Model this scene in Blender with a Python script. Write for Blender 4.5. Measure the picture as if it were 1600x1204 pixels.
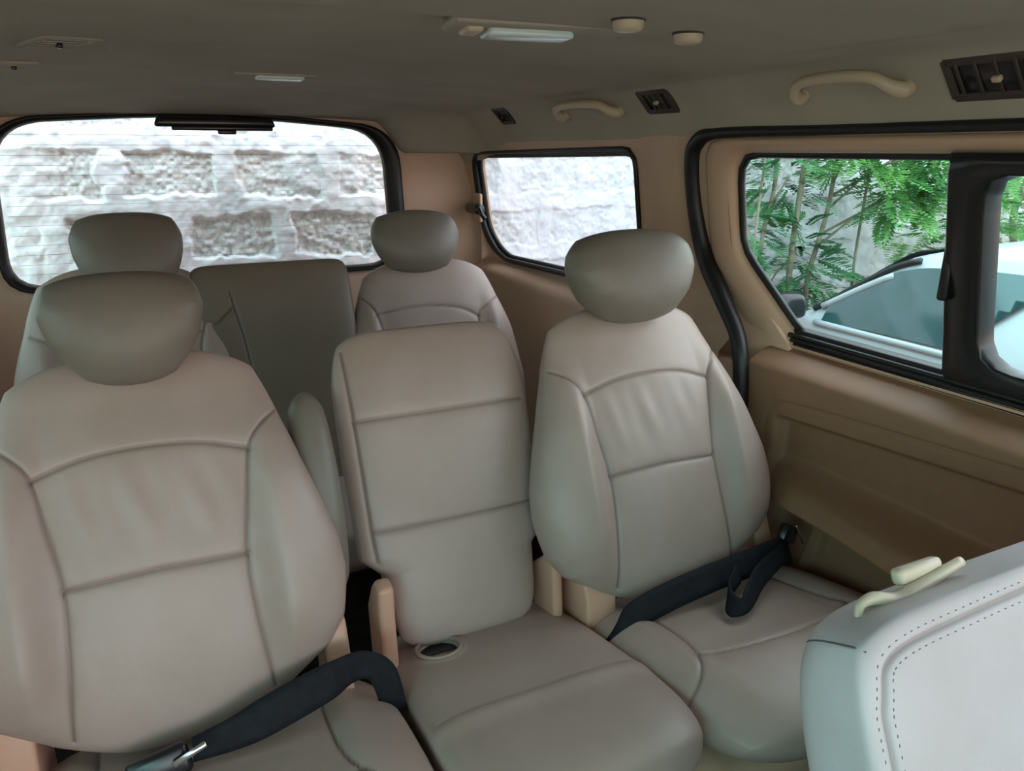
import bpy, bmesh, math, random
import numpy as np
from mathutils import Vector, Matrix

# ------------------------------------------------------------------ clear, camera, world, exposure
for o in list(bpy.data.objects): bpy.data.objects.remove(o)
scn = bpy.context.scene
COL = scn.collection
PI = math.pi

YAW, PITCH, FPX = .44, .308, 1158.
cam_d = bpy.data.cameras.new('camera'); cam = bpy.data.objects.new('camera', cam_d); COL.objects.link(cam)
cam_d.sensor_width = 36.0; cam_d.lens = 36.0 * FPX / 1600.0
cam_d.clip_start = .02; cam_d.clip_end = 200
fw = Vector((math.sin(YAW)*math.cos(PITCH), math.cos(YAW)*math.cos(PITCH), -math.sin(PITCH)))
rt = Vector((math.cos(YAW), -math.sin(YAW), 0)); up = rt.cross(fw)
cam.matrix_world = Matrix(((rt.x, up.x, -fw.x, 0), (rt.y, up.y, -fw.y, 0), (rt.z, up.z, -fw.z, 0), (0, 0, 0, 1)))
scn.camera = cam

scn.view_settings.view_transform = 'Standard'
scn.view_settings.look = 'None'
scn.view_settings.gamma = 1.0
scn.view_settings.use_curve_mapping = False
scn.view_settings.exposure = 1.36

world = bpy.data.worlds.new('overcast_sky'); scn.world = world; world.use_nodes = True
wn = world.node_tree.nodes; wl = world.node_tree.links; wn.clear()
w_out = wn.new('ShaderNodeOutputWorld'); w_bg = wn.new('ShaderNodeBackground')
w_tc = wn.new('ShaderNodeTexCoord'); w_sep = wn.new('ShaderNodeSeparateXYZ')
wl.new(w_tc.outputs['Generated'], w_sep.inputs[0])
w_r1 = wn.new('ShaderNodeMapRange'); w_r1.inputs['From Min'].default_value = -1; w_r1.inputs['From Max'].default_value = 1
wl.new(w_sep.outputs['X'], w_r1.inputs['Value'])
w_ramp = wn.new('ShaderNodeValToRGB')                      # sky tint shaped for the seats: teal towards -x, warm towards +x
w_ramp.color_ramp.elements[0].color = (.70, 1.0, .96, 1); w_ramp.color_ramp.elements[0].position = .27
w_ramp.color_ramp.elements[1].color = (1.0, .93, .92, 1); w_ramp.color_ramp.elements[1].position = .50
wl.new(w_r1.outputs[0], w_ramp.inputs[0])
w_r2 = wn.new('ShaderNodeMapRange'); w_r2.inputs['From Min'].default_value = -1; w_r2.inputs['From Max'].default_value = 1
wl.new(w_sep.outputs['Z'], w_r2.inputs['Value'])
w_el = wn.new('ShaderNodeValToRGB')                        # warm haze along the horizon, bluish white overhead
w_el.color_ramp.elements[0].color = (.58, .46, .39, 1); w_el.color_ramp.elements[0].position = .45
w_el.color_ramp.elements[1].color = (.84, .98, 1.06, 1); w_el.color_ramp.elements[1].position = .575
w_e = w_el.color_ramp.elements.new(.51); w_e.color = (.74, .61, .53, 1)
wl.new(w_r2.outputs[0], w_el.inputs[0])
w_mul = wn.new('ShaderNodeMix'); w_mul.data_type = 'RGBA'; w_mul.blend_type = 'MULTIPLY'; w_mul.inputs['Factor'].default_value = 1
wl.new(w_ramp.outputs[0], w_mul.inputs[6]); wl.new(w_el.outputs[0], w_mul.inputs[7])
wl.new(w_mul.outputs[2], w_bg.inputs['Color']); w_bg.inputs['Strength'].default_value = 3.0
wl.new(w_bg.outputs[0], w_out.inputs['Surface'])

def portal(name, loc, size, direction):
    l = bpy.data.lights.new(name, 'AREA'); l.shape = 'RECTANGLE'; l.size, l.size_y = size
    l.cycles.is_portal = True
    o = bpy.data.objects.new(name, l); COL.objects.link(o); o.location = loc
    o.rotation_euler = Vector(direction).to_track_quat('-Z', 'Y').to_euler()
portal('windscreen_portal', (.22, -1.28, -.2), (1.6, .9), (0, 1, -.2))
portal('left_window_portal', (-.78, .0, -.2), (2.6, .6), (1, 0, 0))
portal('right_window_portal', (1.3, .0, -.2), (2.6, .6), (-1, 0, 0))

# ------------------------------------------------------------------ materials
def mat(name, color, rough=.5, metallic=0., bump=None, spec=.5, mottled=None, coat=0):
    m = bpy.data.materials.new(name); m.use_nodes = True
    nt = m.node_tree; b = nt.nodes['Principled BSDF']
    b.inputs['Base Color'].default_value = (*color, 1); b.inputs['Roughness'].default_value = rough
    b.inputs['Metallic'].default_value = metallic; b.inputs['Specular IOR Level'].default_value = spec
    b.inputs['Coat Weight'].default_value = coat
    tc = nt.nodes.new('ShaderNodeTexCoord')
    if mottled:
        sc, amt = mottled
        n = nt.nodes.new('ShaderNodeTexNoise'); n.inputs['Scale'].default_value = sc; n.inputs['Detail'].default_value = 6
        nt.links.new(tc.outputs['Object'], n.inputs['Vector'])
        r = nt.nodes.new('ShaderNodeValToRGB')
        r.color_ramp.elements[0].position = .3; r.color_ramp.elements[1].position = .7
        r.color_ramp.elements[0].color = (*[c*(1-amt) for c in color], 1)
        r.color_ramp.elements[1].color = (*[min(1, c*(1+amt)) for c in color], 1)
        nt.links.new(n.outputs['Fac'], r.inputs[0]); nt.links.new(r.outputs[0], b.inputs['Base Color'])
    if bump:
        sc, st, dist = bump
        n = nt.nodes.new('ShaderNodeTexNoise'); n.inputs['Scale'].default_value = sc; n.inputs['Detail'].default_value = 5
        nt.links.new(tc.outputs['Object'], n.inputs['Vector'])
        bp = nt.nodes.new('ShaderNodeBump'); bp.inputs['Strength'].default_value = st; bp.inputs['Distance'].default_value = dist
        nt.links.new(n.outputs['Fac'], bp.inputs['Height']); nt.links.new(bp.outputs[0], b.inputs['Normal'])
    return m

def leather_mat(name, color, rough):
    """Leather: fine pebbled grain, faint soiling, darker thread along the sewn seams (vertex attribute 'seam')."""
    m = mat(name, color, rough)
    nt = m.node_tree; b = nt.nodes['Principled BSDF']; tc = nt.nodes['Texture Coordinate']
    v = nt.nodes.new('ShaderNodeTexVoronoi'); v.inputs['Scale'].default_value = 520; v.feature = 'DISTANCE_TO_EDGE'
    n = nt.nodes.new('ShaderNodeTexNoise'); n.inputs['Scale'].default_value = 35; n.inputs['Detail'].default_value = 8
    n2 = nt.nodes.new('ShaderNodeTexNoise'); n2.inputs['Scale'].default_value = 9; n2.inputs['Detail'].default_value = 5
    for q in (v, n, n2): nt.links.new(tc.outputs['Object'], q.inputs['Vector'])
    b1 = nt.nodes.new('ShaderNodeBump'); b1.inputs['Strength'].default_value = .25; b1.inputs['Distance'].default_value = .0006
    b2 = nt.nodes.new('ShaderNodeBump'); b2.inputs['Strength'].default_value = .25; b2.inputs['Distance'].default_value = .003
    nt.links.new(v.outputs['Distance'], b1.inputs['Height']); nt.links.new(n.outputs['Fac'], b2.inputs['Height'])
    nt.links.new(b2.outputs[0], b1.inputs['Normal']); nt.links.new(b1.outputs[0], b.inputs['Normal'])
    r = nt.nodes.new('ShaderNodeValToRGB')
    r.color_ramp.elements[0].position = .3; r.color_ramp.elements[1].position = .68
    r.color_ramp.elements[0].color = (color[0]*.9, color[1]*.88, color[2]*.84, 1); r.color_ramp.elements[1].color = (*color, 1)
    nt.links.new(n2.outputs['Fac'], r.inputs[0])
    a = nt.nodes.new('ShaderNodeAttribute'); a.attribute_name = 'seam'
    mx = nt.nodes.new('ShaderNodeMix'); mx.data_type = 'RGBA'
    nt.links.new(a.outputs['Fac'], mx.inputs['Factor']); nt.links.new(r.outputs[0], mx.inputs[6])
    mx.inputs[7].default_value = (color[0]*.36, color[1]*.32, color[2]*.28, 1)
    nt.links.new(mx.outputs[2], b.inputs['Base Color'])
    return m

M = {}
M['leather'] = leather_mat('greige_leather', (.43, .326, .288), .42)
M['leather_front_lit'] = leather_mat('daylit_front_leather', (.60, .54, .57), .45)  # paler, cooler leather: light from the front windows put into the colour
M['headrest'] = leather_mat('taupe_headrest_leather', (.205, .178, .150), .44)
M['trim'] = mat('tan_plastic_trim', (.58, .37, .26), .5, bump=(400, .15, .0006))
M['door_trim'] = mat('brown_tan_door_vinyl', (.29, .155, .09), .55, bump=(300, .2, .0008), mottled=(40, .05))
M['bracket'] = mat('beige_plastic', (.62, .35, .25), .38)
M['knob'] = mat('pale_tan_plastic', (.56, .44, .31), .4)
M['cream'] = mat('cream_plastic', (.66, .56, .42), .35)
M['headliner'] = mat('grey_headliner_fabric', (.45, .39, .32), .95, bump=(600, .5, .001), mottled=(7, .06), spec=.1)
M['rubber'] = mat('black_rubber', (.008, .007, .008), .45, bump=(150, .1, .0006))
M['gloss_black'] = mat('black_plastic', (.012, .012, .014), .25)
M['brown_vent'] = mat('brown_vent_plastic', (.055, .040, .032), .5)
M['webbing'] = mat('dark_navy_webbing', (.011, .011, .015), .75, spec=.25, bump=(900, .4, .0006), mottled=(60, .3))
M['steel'] = mat('bright_steel', (.75, .75, .77), .2, metallic=1)
M['carpet'] = mat('dark_carpet', (.03, .026, .024), 1, bump=(300, 1, .004), mottled=(50, .4))
M['lens'] = mat('frosted_lamp_lens', (.70, .80, .78), .25)
M['shell'] = mat('grey_body_metal', (.25, .25, .25), .5)
M['bench_panel'] = leather_mat('dimmed_grey_brown_vinyl', (.20, .16, .12), .5)  # colour lowered to stand in for the dim rear of the van

def glass_mat(name, tint, refl=.06):
    m = bpy.data.materials.new(name); m.use_nodes = True; nt = m.node_tree; nt.nodes.clear()
    o = nt.nodes.new('ShaderNodeOutputMaterial'); t = nt.nodes.new('ShaderNodeBsdfTransparent'); t.inputs[0].default_value = (*tint, 1)
    g = nt.nodes.new('ShaderNodeBsdfGlossy'); g.inputs['Roughness'].default_value = .02
    lw = nt.nodes.new('ShaderNodeFresnel'); lw.inputs['IOR'].default_value = 1.3
    mx = nt.nodes.new('ShaderNodeMixShader')
    nt.links.new(lw.outputs[0], mx.inputs[0]); nt.links.new(t.outputs[0], mx.inputs[1]); nt.links.new(g.outputs[0], mx.inputs[2])
    nt.links.new(mx.outputs[0], o.inputs['Surface'])
    return m
M['glass_clear'] = glass_mat('rear_glass', (1.0, 1.0, 1.0))
M['glass_tint'] = glass_mat('green_tinted_glass', (.50, .56, .55))
M['glass_quarter'] = glass_mat('side_glass', (.44, .455, .47))
M['glass_privacy'] = glass_mat('privacy_glass', (.26, .265, .255))
M['glass_front'] = glass_mat('windscreen_glass', (.83, .79, .78))

# ------------------------------------------------------------------ helpers
def link_mesh(name, verts, faces, material, parent=None, smooth=True, loc=(0, 0, 0), rot=(0, 0, 0), attr=None):
    me = bpy.data.meshes.new(name)
    me.from_pydata([tuple(v) for v in verts], [], [tuple(int(i) for i in f) for f in faces]); me.update()
    if smooth: me.polygons.foreach_set('use_smooth', [True]*len(me.polygons))
    if attr is not None:
        a = me.attributes.new('seam', 'FLOAT', 'POINT'); a.data.foreach_set('value', np.asarray(attr, np.float32))
    me.materials.append(material)
    o = bpy.data.objects.new(name, me); COL.objects.link(o)
    o.location = loc; o.rotation_euler = rot
    if parent: o.parent = parent
    return o

class MB:
    """collects several shapes that together are one part"""
    def __init__(s): s.v = []; s.f = []
    def add(s, v, f):
        n = len(s.v); s.v += [tuple(map(float, p)) for p in v]; s.f += [tuple(int(i)+n for i in q) for q in f]; return s
    def build(s, name, material, parent=None, smooth=True, **k): return link_mesh(name, s.v, s.f, material, parent, smooth, **k)

def empty(name, loc, label, cat, group=None):
    o = bpy.data.objects.new(name, None); COL.objects.link(o); o.location = loc; o.empty_display_size = .05
    tag(o, label, cat, group); return o
def tag(o, label, cat, group=None, kind=None):
    o['label'] = label; o['category'] = cat
    if group: o['group'] = group
    if kind: o['kind'] = kind
    return o
def struct(o): o['kind'] = 'structure'; return o

def catmull(pts, n=10, closed=False):
    P = [np.array(p, float) for p in pts]; N = len(P); out = []
    segs = range(N) if closed else range(N-1)
    for i in segs:
        if closed: a, b, c, d = P[(i-1) % N], P[i], P[(i+1) % N], P[(i+2) % N]
        else: a, b, c, d = P[max(i-1, 0)], P[i], P[i+1], P[min(i+2, N-1)]
        for k in range(n):
            t = k/n
            out.append(.5*((2*b)+(-a+c)*t+(2*a-5*b+4*c-d)*t*t+(-a+3*b-3*c+d)*t**3))
    if not closed: out.append(P[-1])
    return np.array(out)

def smoothstep(a, b, x):
    t = np.clip((x-a)/(b-a), 0, 1); return t*t*(3-2*t)

def grid_faces(n, m, off=0, flip=False, wrap=False):
    F = []
    for j in range(m-1):
        for i in range(n if wrap else n-1):
            a = off+j*n+i; b = off+j*n+(i+1) % n; c = off+(j+1)*n+(i+1) % n; d = off+(j+1)*n+i
            F.append((a, d, c, b) if flip else (a, b, c, d))
    return F

def poly_dist(u, w, line):
    d = np.full(u.shape, 1e9)
    for (a, b), (c, e) in zip(line[:-1], line[1:]):
        dx, dy = c-a, e-b; L = dx*dx+dy*dy+1e-12
        t = np.clip(((u-a)*dx+(w-b)*dy)/L, 0, 1)
        d = np.minimum(d, np.hypot(u-a-t*dx, w-b-t*dy))
    return d

def pad(name, material, parent, loc, lean, hw, wc, hh, Df, Db, n=4., p=3., prof=None, seams=(), bulge=None, N=150, Mn=150,
        groove=.0035, gw=.0030, d0=0., seam_col=.8, tilt=0.):
    """Upholstered pad. Local frame: x = u across, -y = d forward, z = w along. Front sheet carries seams and bolsters; back sheet closes it."""
    def sheet(N_, M_, D, sgn, front):
        ta = np.sin(np.linspace(-1, 1, N_)*PI/2); tb = np.sin(np.linspace(-1, 1, M_)*PI/2)
        A, B = np.meshgrid(ta, tb)
        c_ = 2*(1-2**(-2/n)); q_ = max(2., n-1.5)
        u0 = A*np.sqrt(1-c_/2*np.abs(B)**q_); w = wc+B*np.sqrt(1-c_/2*np.abs(A)**q_)*hh
        hwv = hw*(np.interp(w, prof[0], prof[1]) if prof is not None else 1.)
        u = u0*hwv
        E = (np.clip(1-np.abs(A)**p, 0, 1)*np.clip(1-np.abs(B)**p, 0, 1))**(1/p)
        d = D*E*sgn; sm = np.zeros_like(d)
        if front:
            if bulge is not None: d = d+bulge(u, w, u0)*E**.6
            for s in seams:
                ds = poly_dist(u, w, s)
                d = d-groove*np.exp(-(ds/gw)**2)*np.minimum(1, E*2)-.0016*np.exp(-(ds/.010)**2)*E
                sm = np.maximum(sm, np.exp(-(ds/.0024)**2)*seam_col)
        V = np.stack([u, -(d+d0), w], -1).reshape(-1, 3)
        return V, sm.reshape(-1)
    V1, s1 = sheet(N, Mn, Df, 1, True); V2, s2 = sheet(N, Mn, Db, -1, False)
    idx = np.arange(N*Mn).reshape(Mn, N); bd = np.ones((Mn, N), bool); bd[1:-1, 1:-1] = False
    mp = np.empty((Mn, N), int); mp[bd] = idx[bd]; mp[~bd] = N*Mn+np.arange((~bd).sum()); mp = mp.reshape(-1)
    keep = ~bd.reshape(-1); V2 = V2[keep]; s2 = s2[keep]
    F = grid_faces(N, Mn)+[tuple(mp[i] for i in q) for q in grid_faces(N, Mn, 0, flip=True)]
    return link_mesh(name, np.vstack([V1, V2]), F, material, parent, True, loc, (-lean, tilt, 0), np.concatenate([s1, s2]))

def sym(line): return [(-u, w) for u, w in line]
def smooth2(pts, n=8): return [tuple(q) for q in catmull(pts, n)]

def tube(pts, r, seg=12, closed=False, squash=None, up=(0, 0, 1)):
    P = np.array(pts, float); N = len(P); V = []; F = []
    for i in range(N):
        t = (P[(i+1) % N]-P[i-1]) if closed else (P[min(i+1, N-1)]-P[max(i-1, 0)])
        t = t/np.linalg.norm(t); a = np.cross(t, np.array(up, float))
        if np.linalg.norm(a) < 1e-3: a = np.cross(t, (1, 0, 0))
        a /= np.linalg.norm(a); b = np.cross(a, t)
        ri = r[i] if hasattr(r, '__len__') else r; sq = squash if squash else 1
        for k in range(seg):
            th = 2*PI*k/seg; V.append(P[i]+a*math.cos(th)*ri+b*math.sin(th)*ri*sq)
    for i in range(N if closed else N-1):
        for k in range(seg):
            j = (i+1) % N; F.append((i*seg+k, i*seg+(k+1) % seg, j*seg+(k+1) % seg, j*seg+k))
    if not closed: F.append(tuple(range(seg))[::-1]); F.append(tuple((N-1)*seg+k for k in range(seg)))
    return V, F

def rbox(size, r=.004, seg=3, mtx=None, taper=None):
    bm = bmesh.new(); bmesh.ops.create_cube(bm, size=1)
    for v in bm.verts:
        v.co = Vector((v.co.x*size[0], v.co.y*size[1], v.co.z*size[2]))
        if taper and v.co.z > 0: v.co.x *= taper[0]; v.co.y *= taper[1]
    bmesh.ops.bevel(bm, geom=list(bm.edges), offset=r, segments=seg, profile=.5, affect='EDGES')
    if mtx is not None: bm.transform(mtx)
    V = [tuple(v.co) for v in bm.verts]; F = [[v.index for v in f.verts] for f in bm.faces]; bm.free(); return V, F
def T(x, y, z): return Matrix.Translation((x, y, z))
def Rx(a): return Matrix.Rotation(a, 4, 'X')
def Ry(a): return Matrix.Rotation(a, 4, 'Y')
def Rz(a): return Matrix.Rotation(a, 4, 'Z')

def ribbon(pts, widths, wd, thick=.0016, n=10):
    """webbing strip: centre points, half width vectors"""
    C = catmull(pts, n); W = catmull([np.array(w, float)/np.linalg.norm(w)*h for w, h in zip(wd, widths)], n)
    V = []; F = []; K = 5
    for i, (c, w) in enumerate(zip(C, W)):
        t = C[min(i+1, len(C)-1)]-C[max(i-1, 0)]; nn = np.cross(t, w); nn = nn/(np.linalg.norm(nn)+1e-9)*thick
        for s in (1, -1):
            for k in range(K): V.append(c+w*(2*k/(K-1)-1)+nn*s)
    R = 2*K
    for i in range(len(C)-1):
        a = i*R; b = a+R
        for k in range(K-1):
            F.append((a+k, a+k+1, b+k+1, b+k)); F.append((a+K+k, b+K+k, b+K+k+1, a+K+k+1))
        F.append((a, b, b+K, a+K)); F.append((a+K-1, a+2*K-1, b+2*K-1, b+K-1))
    return V, F

def prism(poly, x0, x1, bevel=.004, seg=2):
    """polygon in (y,z) extruded along x"""
    bm = bmesh.new(); vs = [bm.verts.new((x0, y, z)) for y, z in poly]; f = bm.faces.new(vs)
    r = bmesh.ops.extrude_face_region(bm, geom=[f])
    for v in r['geom']:
        if isinstance(v, bmesh.types.BMVert): v.co.x = x1
    bmesh.ops.recalc_face_normals(bm, faces=list(bm.faces))
    es = [e for e in bm.edges if len(e.link_faces) == 2 and e.calc_face_angle() > .6]
    if bevel: bmesh.ops.bevel(bm, geom=es, offset=bevel, segments=seg, profile=.5, affect='EDGES')
    bm.verts.index_update()
    V = [tuple(v.co) for v in bm.verts]; F = [[v.index for v in f.verts] for f in bm.faces]; bm.free(); return V, F

def loft(loops, closed=True):
    n = len(loops[0]); V = [p for L in loops for p in L]
    return V, grid_faces(n, len(loops), wrap=closed)

def resample(P, n):
    P = np.array(P, float); Q = np.vstack([P, P[:1]]); s = np.r_[0, np.cumsum(np.linalg.norm(np.diff(Q, axis=0), axis=1))]
    t = np.linspace(0, s[-1], n, endpoint=False)
    return np.stack([np.interp(t, s, Q[:, k]) for k in range(P.shape[1])], 1)
def rounded(poly, r, k=6):
    out = []; N = len(poly); P = [np.array(p, float) for p in poly]
    for i in range(N):
        a, b, c = P[i-1], P[i], P[(i+1) % N]; ri = r[i] if hasattr(r, '__len__') else r
        d1 = (a-b)/np.linalg.norm(a-b); d2 = (c-b)/np.linalg.norm(c-b)
        p1, p2 = b+d1*ri, b+d2*ri
        for j in range(k+1):
            t = j/k; out.append((1-t)**2*p1+2*t*(1-t)*b+t*t*p2)
    return np.array(out)
def outward(loop2, rect, n):
    """for each point of loop2 shoot a ray from its centre to rect (a0,a1,b0,b1)"""
    c = loop2.mean(0); out = []
    for p in loop2:
        d = p-c; ts = []
        for k, (lo, hi) in enumerate(((rect[0], rect[1]), (rect[2], rect[3]))):
            if abs(d[k]) > 1e-9: ts.append(((hi if d[k] > 0 else lo)-c[k])/d[k])
        out.append(c+d*min(ts))
    out = np.array(out)
    for ca in rect[:2]:
        for cb in rect[2:]:
            out[np.argmin(np.hypot(out[:, 0]-ca, out[:, 1]-cb))] = (ca, cb)
    return out

# ------------------------------------------------------------------ van shell
CX = .22                                        # centre line of the van
FLOOR = -1.16
def roof_z(x, y):
    t = np.abs(x-CX)/.83
    z = .155-.045*t**3-.115*np.clip((t-.87)/.13, 0, 1)**1.8
    z = z-.052*np.clip((y-2.28)/.42, 0, 1)**1.3
    z = np.where(y > 2.3, np.maximum(z-.12*smoothstep(2.40, 2.66, y)*smoothstep(.60, .77, t)*smoothstep(CX, CX+.3, x), np.minimum(z, -.004)), z)-.008*smoothstep(2.22, 2.30, y)
    z = z-.012*smoothstep(.92, .86, y)*smoothstep(.80, .72, t)
    z = z+.006*np.exp(-((y-1.45)/.12)**2)*smoothstep(.9, .7, t)
    return z
xs = np.concatenate([np.linspace(-.62, -.5, 14)[:-1], np.linspace(-.5, .94, 90)[:-1], np.linspace(.94, 1.055, 16)]); ys = np.linspace(-1.3, 2.72, 240)
X, Y = np.meshgrid(xs, ys); Z = roof_z(X, Y)
struct(link_mesh('ceiling', np.stack([X, Y, Z], -1).reshape(-1, 3), grid_faces(len(xs), len(ys), flip=True), M['headliner']))
V, F = rbox((1.95, 4.1, .05), .01, 1, T(CX, .70, .225)); struct(link_mesh('trim_1', V, F, M['shell'], smooth=False))
V, F = rbox((1.86, 4.1, .05), .005, 1, T(CX, .72, FLOOR-.025)); struct(link_mesh('floor', V, F, M['carpet'], smooth=False))

def wall_x(z, belt=-.375, ledge=.055, inset=0.):
    """inner face of the right side trim: leans in above the belt, ledge below the glass, then a straight lower panel"""
    z = np.asarray(z, float)
    x = 1.12-.22*(np.maximum(z, belt)+.36)
    x = x-ledge*smoothstep(belt-.0, belt-.05, z)+.015*smoothstep(belt-.1, belt-.6, z)
    return x+inset

# quarter window (fixed body side, behind the sliding door)
qpoly = [(2.40, -.010), (2.545, -.045), (2.575, -.20), (2.57, -.33), (2.45, -.368), (1.97, -.362), (1.56, -.355), (1.525, -.10), (1.56, .002)]
q_in = resample(rounded([(2.53, -.012), (2.585, -.30), (2.46, -.378), (1.575, -.352), (1.530, .003)], [.05, .09, .06, .05, .045]), 96)
def on_wall(L, dx=0., f=wall_x): return np.array([(f(max(z, -.370))+dx, y, z) for y, z in L])
def on_wall_f(L, dx=0.): return np.array([(wall_x(z)+dx, y, z) for y, z in L])
rings = []
q_out = outward(q_in, (1.22, 2.80, -1.2, .060), 96)
rings.append(on_wall(q_in, .035)); rings.append(on_wall(q_in, .012)); 
for k, t in enumerate(np.r_[np.linspace(0, .2, 9), np.linspace(.25, 1, 22)]):
    L = q_in*(1-t)+q_out*t; R_ = on_wall_f(L)
    if k == 0: R_[:, 0] = on_wall(q_in, .004)[:, 0]
    # soft vertical swelling of the C and D pillars
    R_[:, 0] -= .014*np.exp(-((R_[:, 1]-1.42)/.07)**2)*smoothstep(-.5, -.3, R_[:, 2])*smoothstep(0, .1, t)*smoothstep(.05, -.03, R_[:, 2])
    R_[:, 0] -= .10*np.clip((R_[:, 1]-2.60)/.14, 0, 1)**2
    rings.append(R_)
V, F = loft(rings)
wr = struct(link_mesh('wall_right', V, F, M['trim']))
win = struct(link_mesh('window_1', *(lambda L: (on_wall(L, .03), [tuple(range(len(L)))]))(q_in), M['glass_quarter'], smooth=False))
qs = on_wall(q_in, -.002)
rr = np.array([.006+.007*smoothstep(2.47, 2.56, p[1])+.003*smoothstep(-.3, -.34, p[2]) for p in qs])
V, F = tube(qs, rr, 10, True, up=(1, 0, 0)); link_mesh('window_seal', V, F, M['rubber'], win)
V, F = tube(qs+np.array([[.016, 0, 0]])-np.stack([np.zeros(96), (qs[:, 1]-2.05)*.018, (qs[:, 2]+.18)*.05], 1), .009, 8, True, up=(1, 0, 0)); link_mesh('window_gasket', V, F, M['rubber'], win)

# rear: tailgate window and trim
RY = 2.68
w_in = np.concatenate([rounded([(-.400, .070), (.20, .106), (.755, .060), (.775, -.40), (-.425, -.405)], [.14, .3, .13, .09, .09], 8)])
w_in = resample(w_in, 120)
def rear_y(x, z): return RY-1.6*np.clip(x-.92, 0, 1)**2-1.6*np.clip(-.48-x, 0, 1)**2-.05*np.clip(z+.1, 0, 1)
def on_rear(L, dy=0.): return np.array([(x, rear_y(x, z)+dy, z) for x, z in L])
w_o = outward(w_in, (-.66, 1.10, -1.2, .15), 120)
rings = [on_rear(w_in, .03), on_rear(w_in, 0)]
for t in np.linspace(.02, 1, 16): rings.append(on_rear(w_in*(1-t)+w_o*t, -.02*math.sin(min(t*5, 1)*PI/2)))
V, F = loft(rings); struct(link_mesh('wall_back', V, [f[::-1] for f in F], M['trim']))
rw = struct(link_mesh('window_2', on_rear(w_in, .028), [tuple(range(120))], M['glass_clear'], smooth=False))
c = w_in.mean(0)
so = np.array([(c[0]+(p[0]-c[0])*(1.085 if p[0] > c[0] else 1.03), c[1]+(p[1]-c[1])*1.06) for p in w_in]); s2 = np.array([(c[0]+(p[0]-c[0])*1.0, c[1]+(p[1]-c[1])*1.0) for p in w_in])
V, F = loft([on_rear(s2, .02), on_rear(s2, -.014), on_rear((s2+so)/2, -.034), on_rear(so, -.034), on_rear(so*1.0+(so-c)*.012, -.005)])
link_mesh('window_seal', V, [f[::-1] for f in F], M['rubber'], rw)
mb = MB()                                                         # heater wires printed on the pane
for k in range(15):
    z = .045-k*.0295
    mb.add(*tube([(-.40, RY+.026-.05*max(z+.1, 0), z-.002), (.765, RY+.026-.05*max(z+.1, 0), z-.002)], .0005, 4))
mb.build('heater_wires', mat('heater_wire', (.40, .39, .38), .6), rw)
# stop lamp housing on the top of the rear glass
sl = empty('stop_lamp', (.210, 2.632, .082), 'black high-mounted stop lamp housing at the top of the rear window', 'lamp')
mb = MB().add(*rbox((.36, .045, .030), .010, 3, T(0, 0, 0), (.94, 1))); mb.build('housing', M['gloss_black'], sl)
MB().add(*rbox((.30, .03, .014), .004, 2, T(.02, .0, -.018))).build('lower_cover', M['gloss_black'], sl)
MB().add(*rbox((.055, .03, .014), .004, 2, T(.03, 0, -.029))).build('connector', M['gloss_black'], sl)

# D-pillar coat hook / belt clip beside the quarter window
bh = empty('belt_clip', (1.035, 2.535, -.2), 'black shoulder-belt clip on the rear pillar beside the small side window', 'clip')
MB().add(*rbox((.012, .07, .10), .005, 3, T(.025, .01, .0))).build('mounting_plate', M['trim'], bh)
MB().add(*rbox((.035, .115, .036), .014, 4, T(-.005, -.035, .0))).build('clip_body', M['gloss_black'], bh)
MB().add(*tube(catmull([(-.01, -.085, .005), (-.02, -.115, .003), (-.018, -.13, -.012), (-.006, -.13, -.028)], 6), .008, 10)).build('hook', M['gloss_black'], bh)

# ---- sliding door (right)
dr = struct(bpy.data.objects.new('door_1', None)); COL.objects.link(dr); dr.location = (1.13, .4, FLOOR)
DX = lambda v: np.asarray(v, float)-np.array([1.13, .4, FLOOR])
def win_plane(y, z, dx=0): return (1.12-.22*(z+.36)+dx, y, z)
# loop of the glass opening and of the door frame (y,z)
g_in = resample(rounded([(1.200, -.004), (1.212, -.20), (1.055, -.358), (-.30, -.358), (-.30, -.004)], [.05, .04, .03, .05, .05], 7), 120)
g_out = resample(rounded([(1.285, .024), (1.300, -.235), (1.200, -.384), (-.38, -.374), (-.38, .024)], [.05, .06, .03, .05, .05], 7), 120)
# frame reveal: loops from the glass to the outer frame
rings = []
for t, dx in ((0, .030), (0, .016), (.08, .006), (.25, -.004), (.5, -.010), (.75, -.008), (.93, .0), (1., .015), (1., .05)):
    L = g_in*(1-t)+g_out*t; rings.append([win_plane(y, z, dx) for y, z in L])
V, F = loft(rings); link_mesh('window_surround', DX(V), F, M['trim'], dr)
gc = g_in.mean(0); tr = np.array([win_plane(y-.004*np.sign(y-gc[0]), z-.004*np.sign(z-gc[1]), .020) for y, z in g_in]); V, F = tube(tr, .0075, 8, True, up=(1, 0, 0)); link_mesh('glass_gasket', DX(V), F, M['rubber'], dr)
# panes
def pane(name, L, dx, m, par):
    return link_mesh(name, DX([win_plane(y, z, dx) for y, z in L]), [tuple(range(len(L)))], m, par, smooth=False)
p1 = rounded([(1.21, 0.0), (1.22, -.20), (1.06, -.362), (.735, -.362), (.735, 0.0)], [.03, .03, .03, .006, .02])
pane('rear_pane', p1, .026, M['glass_tint'], dr)
p2 = rounded([(.70, -.02), (.70, -.335), (-.26, -.335), (-.26, -.02)], .03)
pane('sliding_pane', p2, .034, M['glass_tint'], dr)
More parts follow.
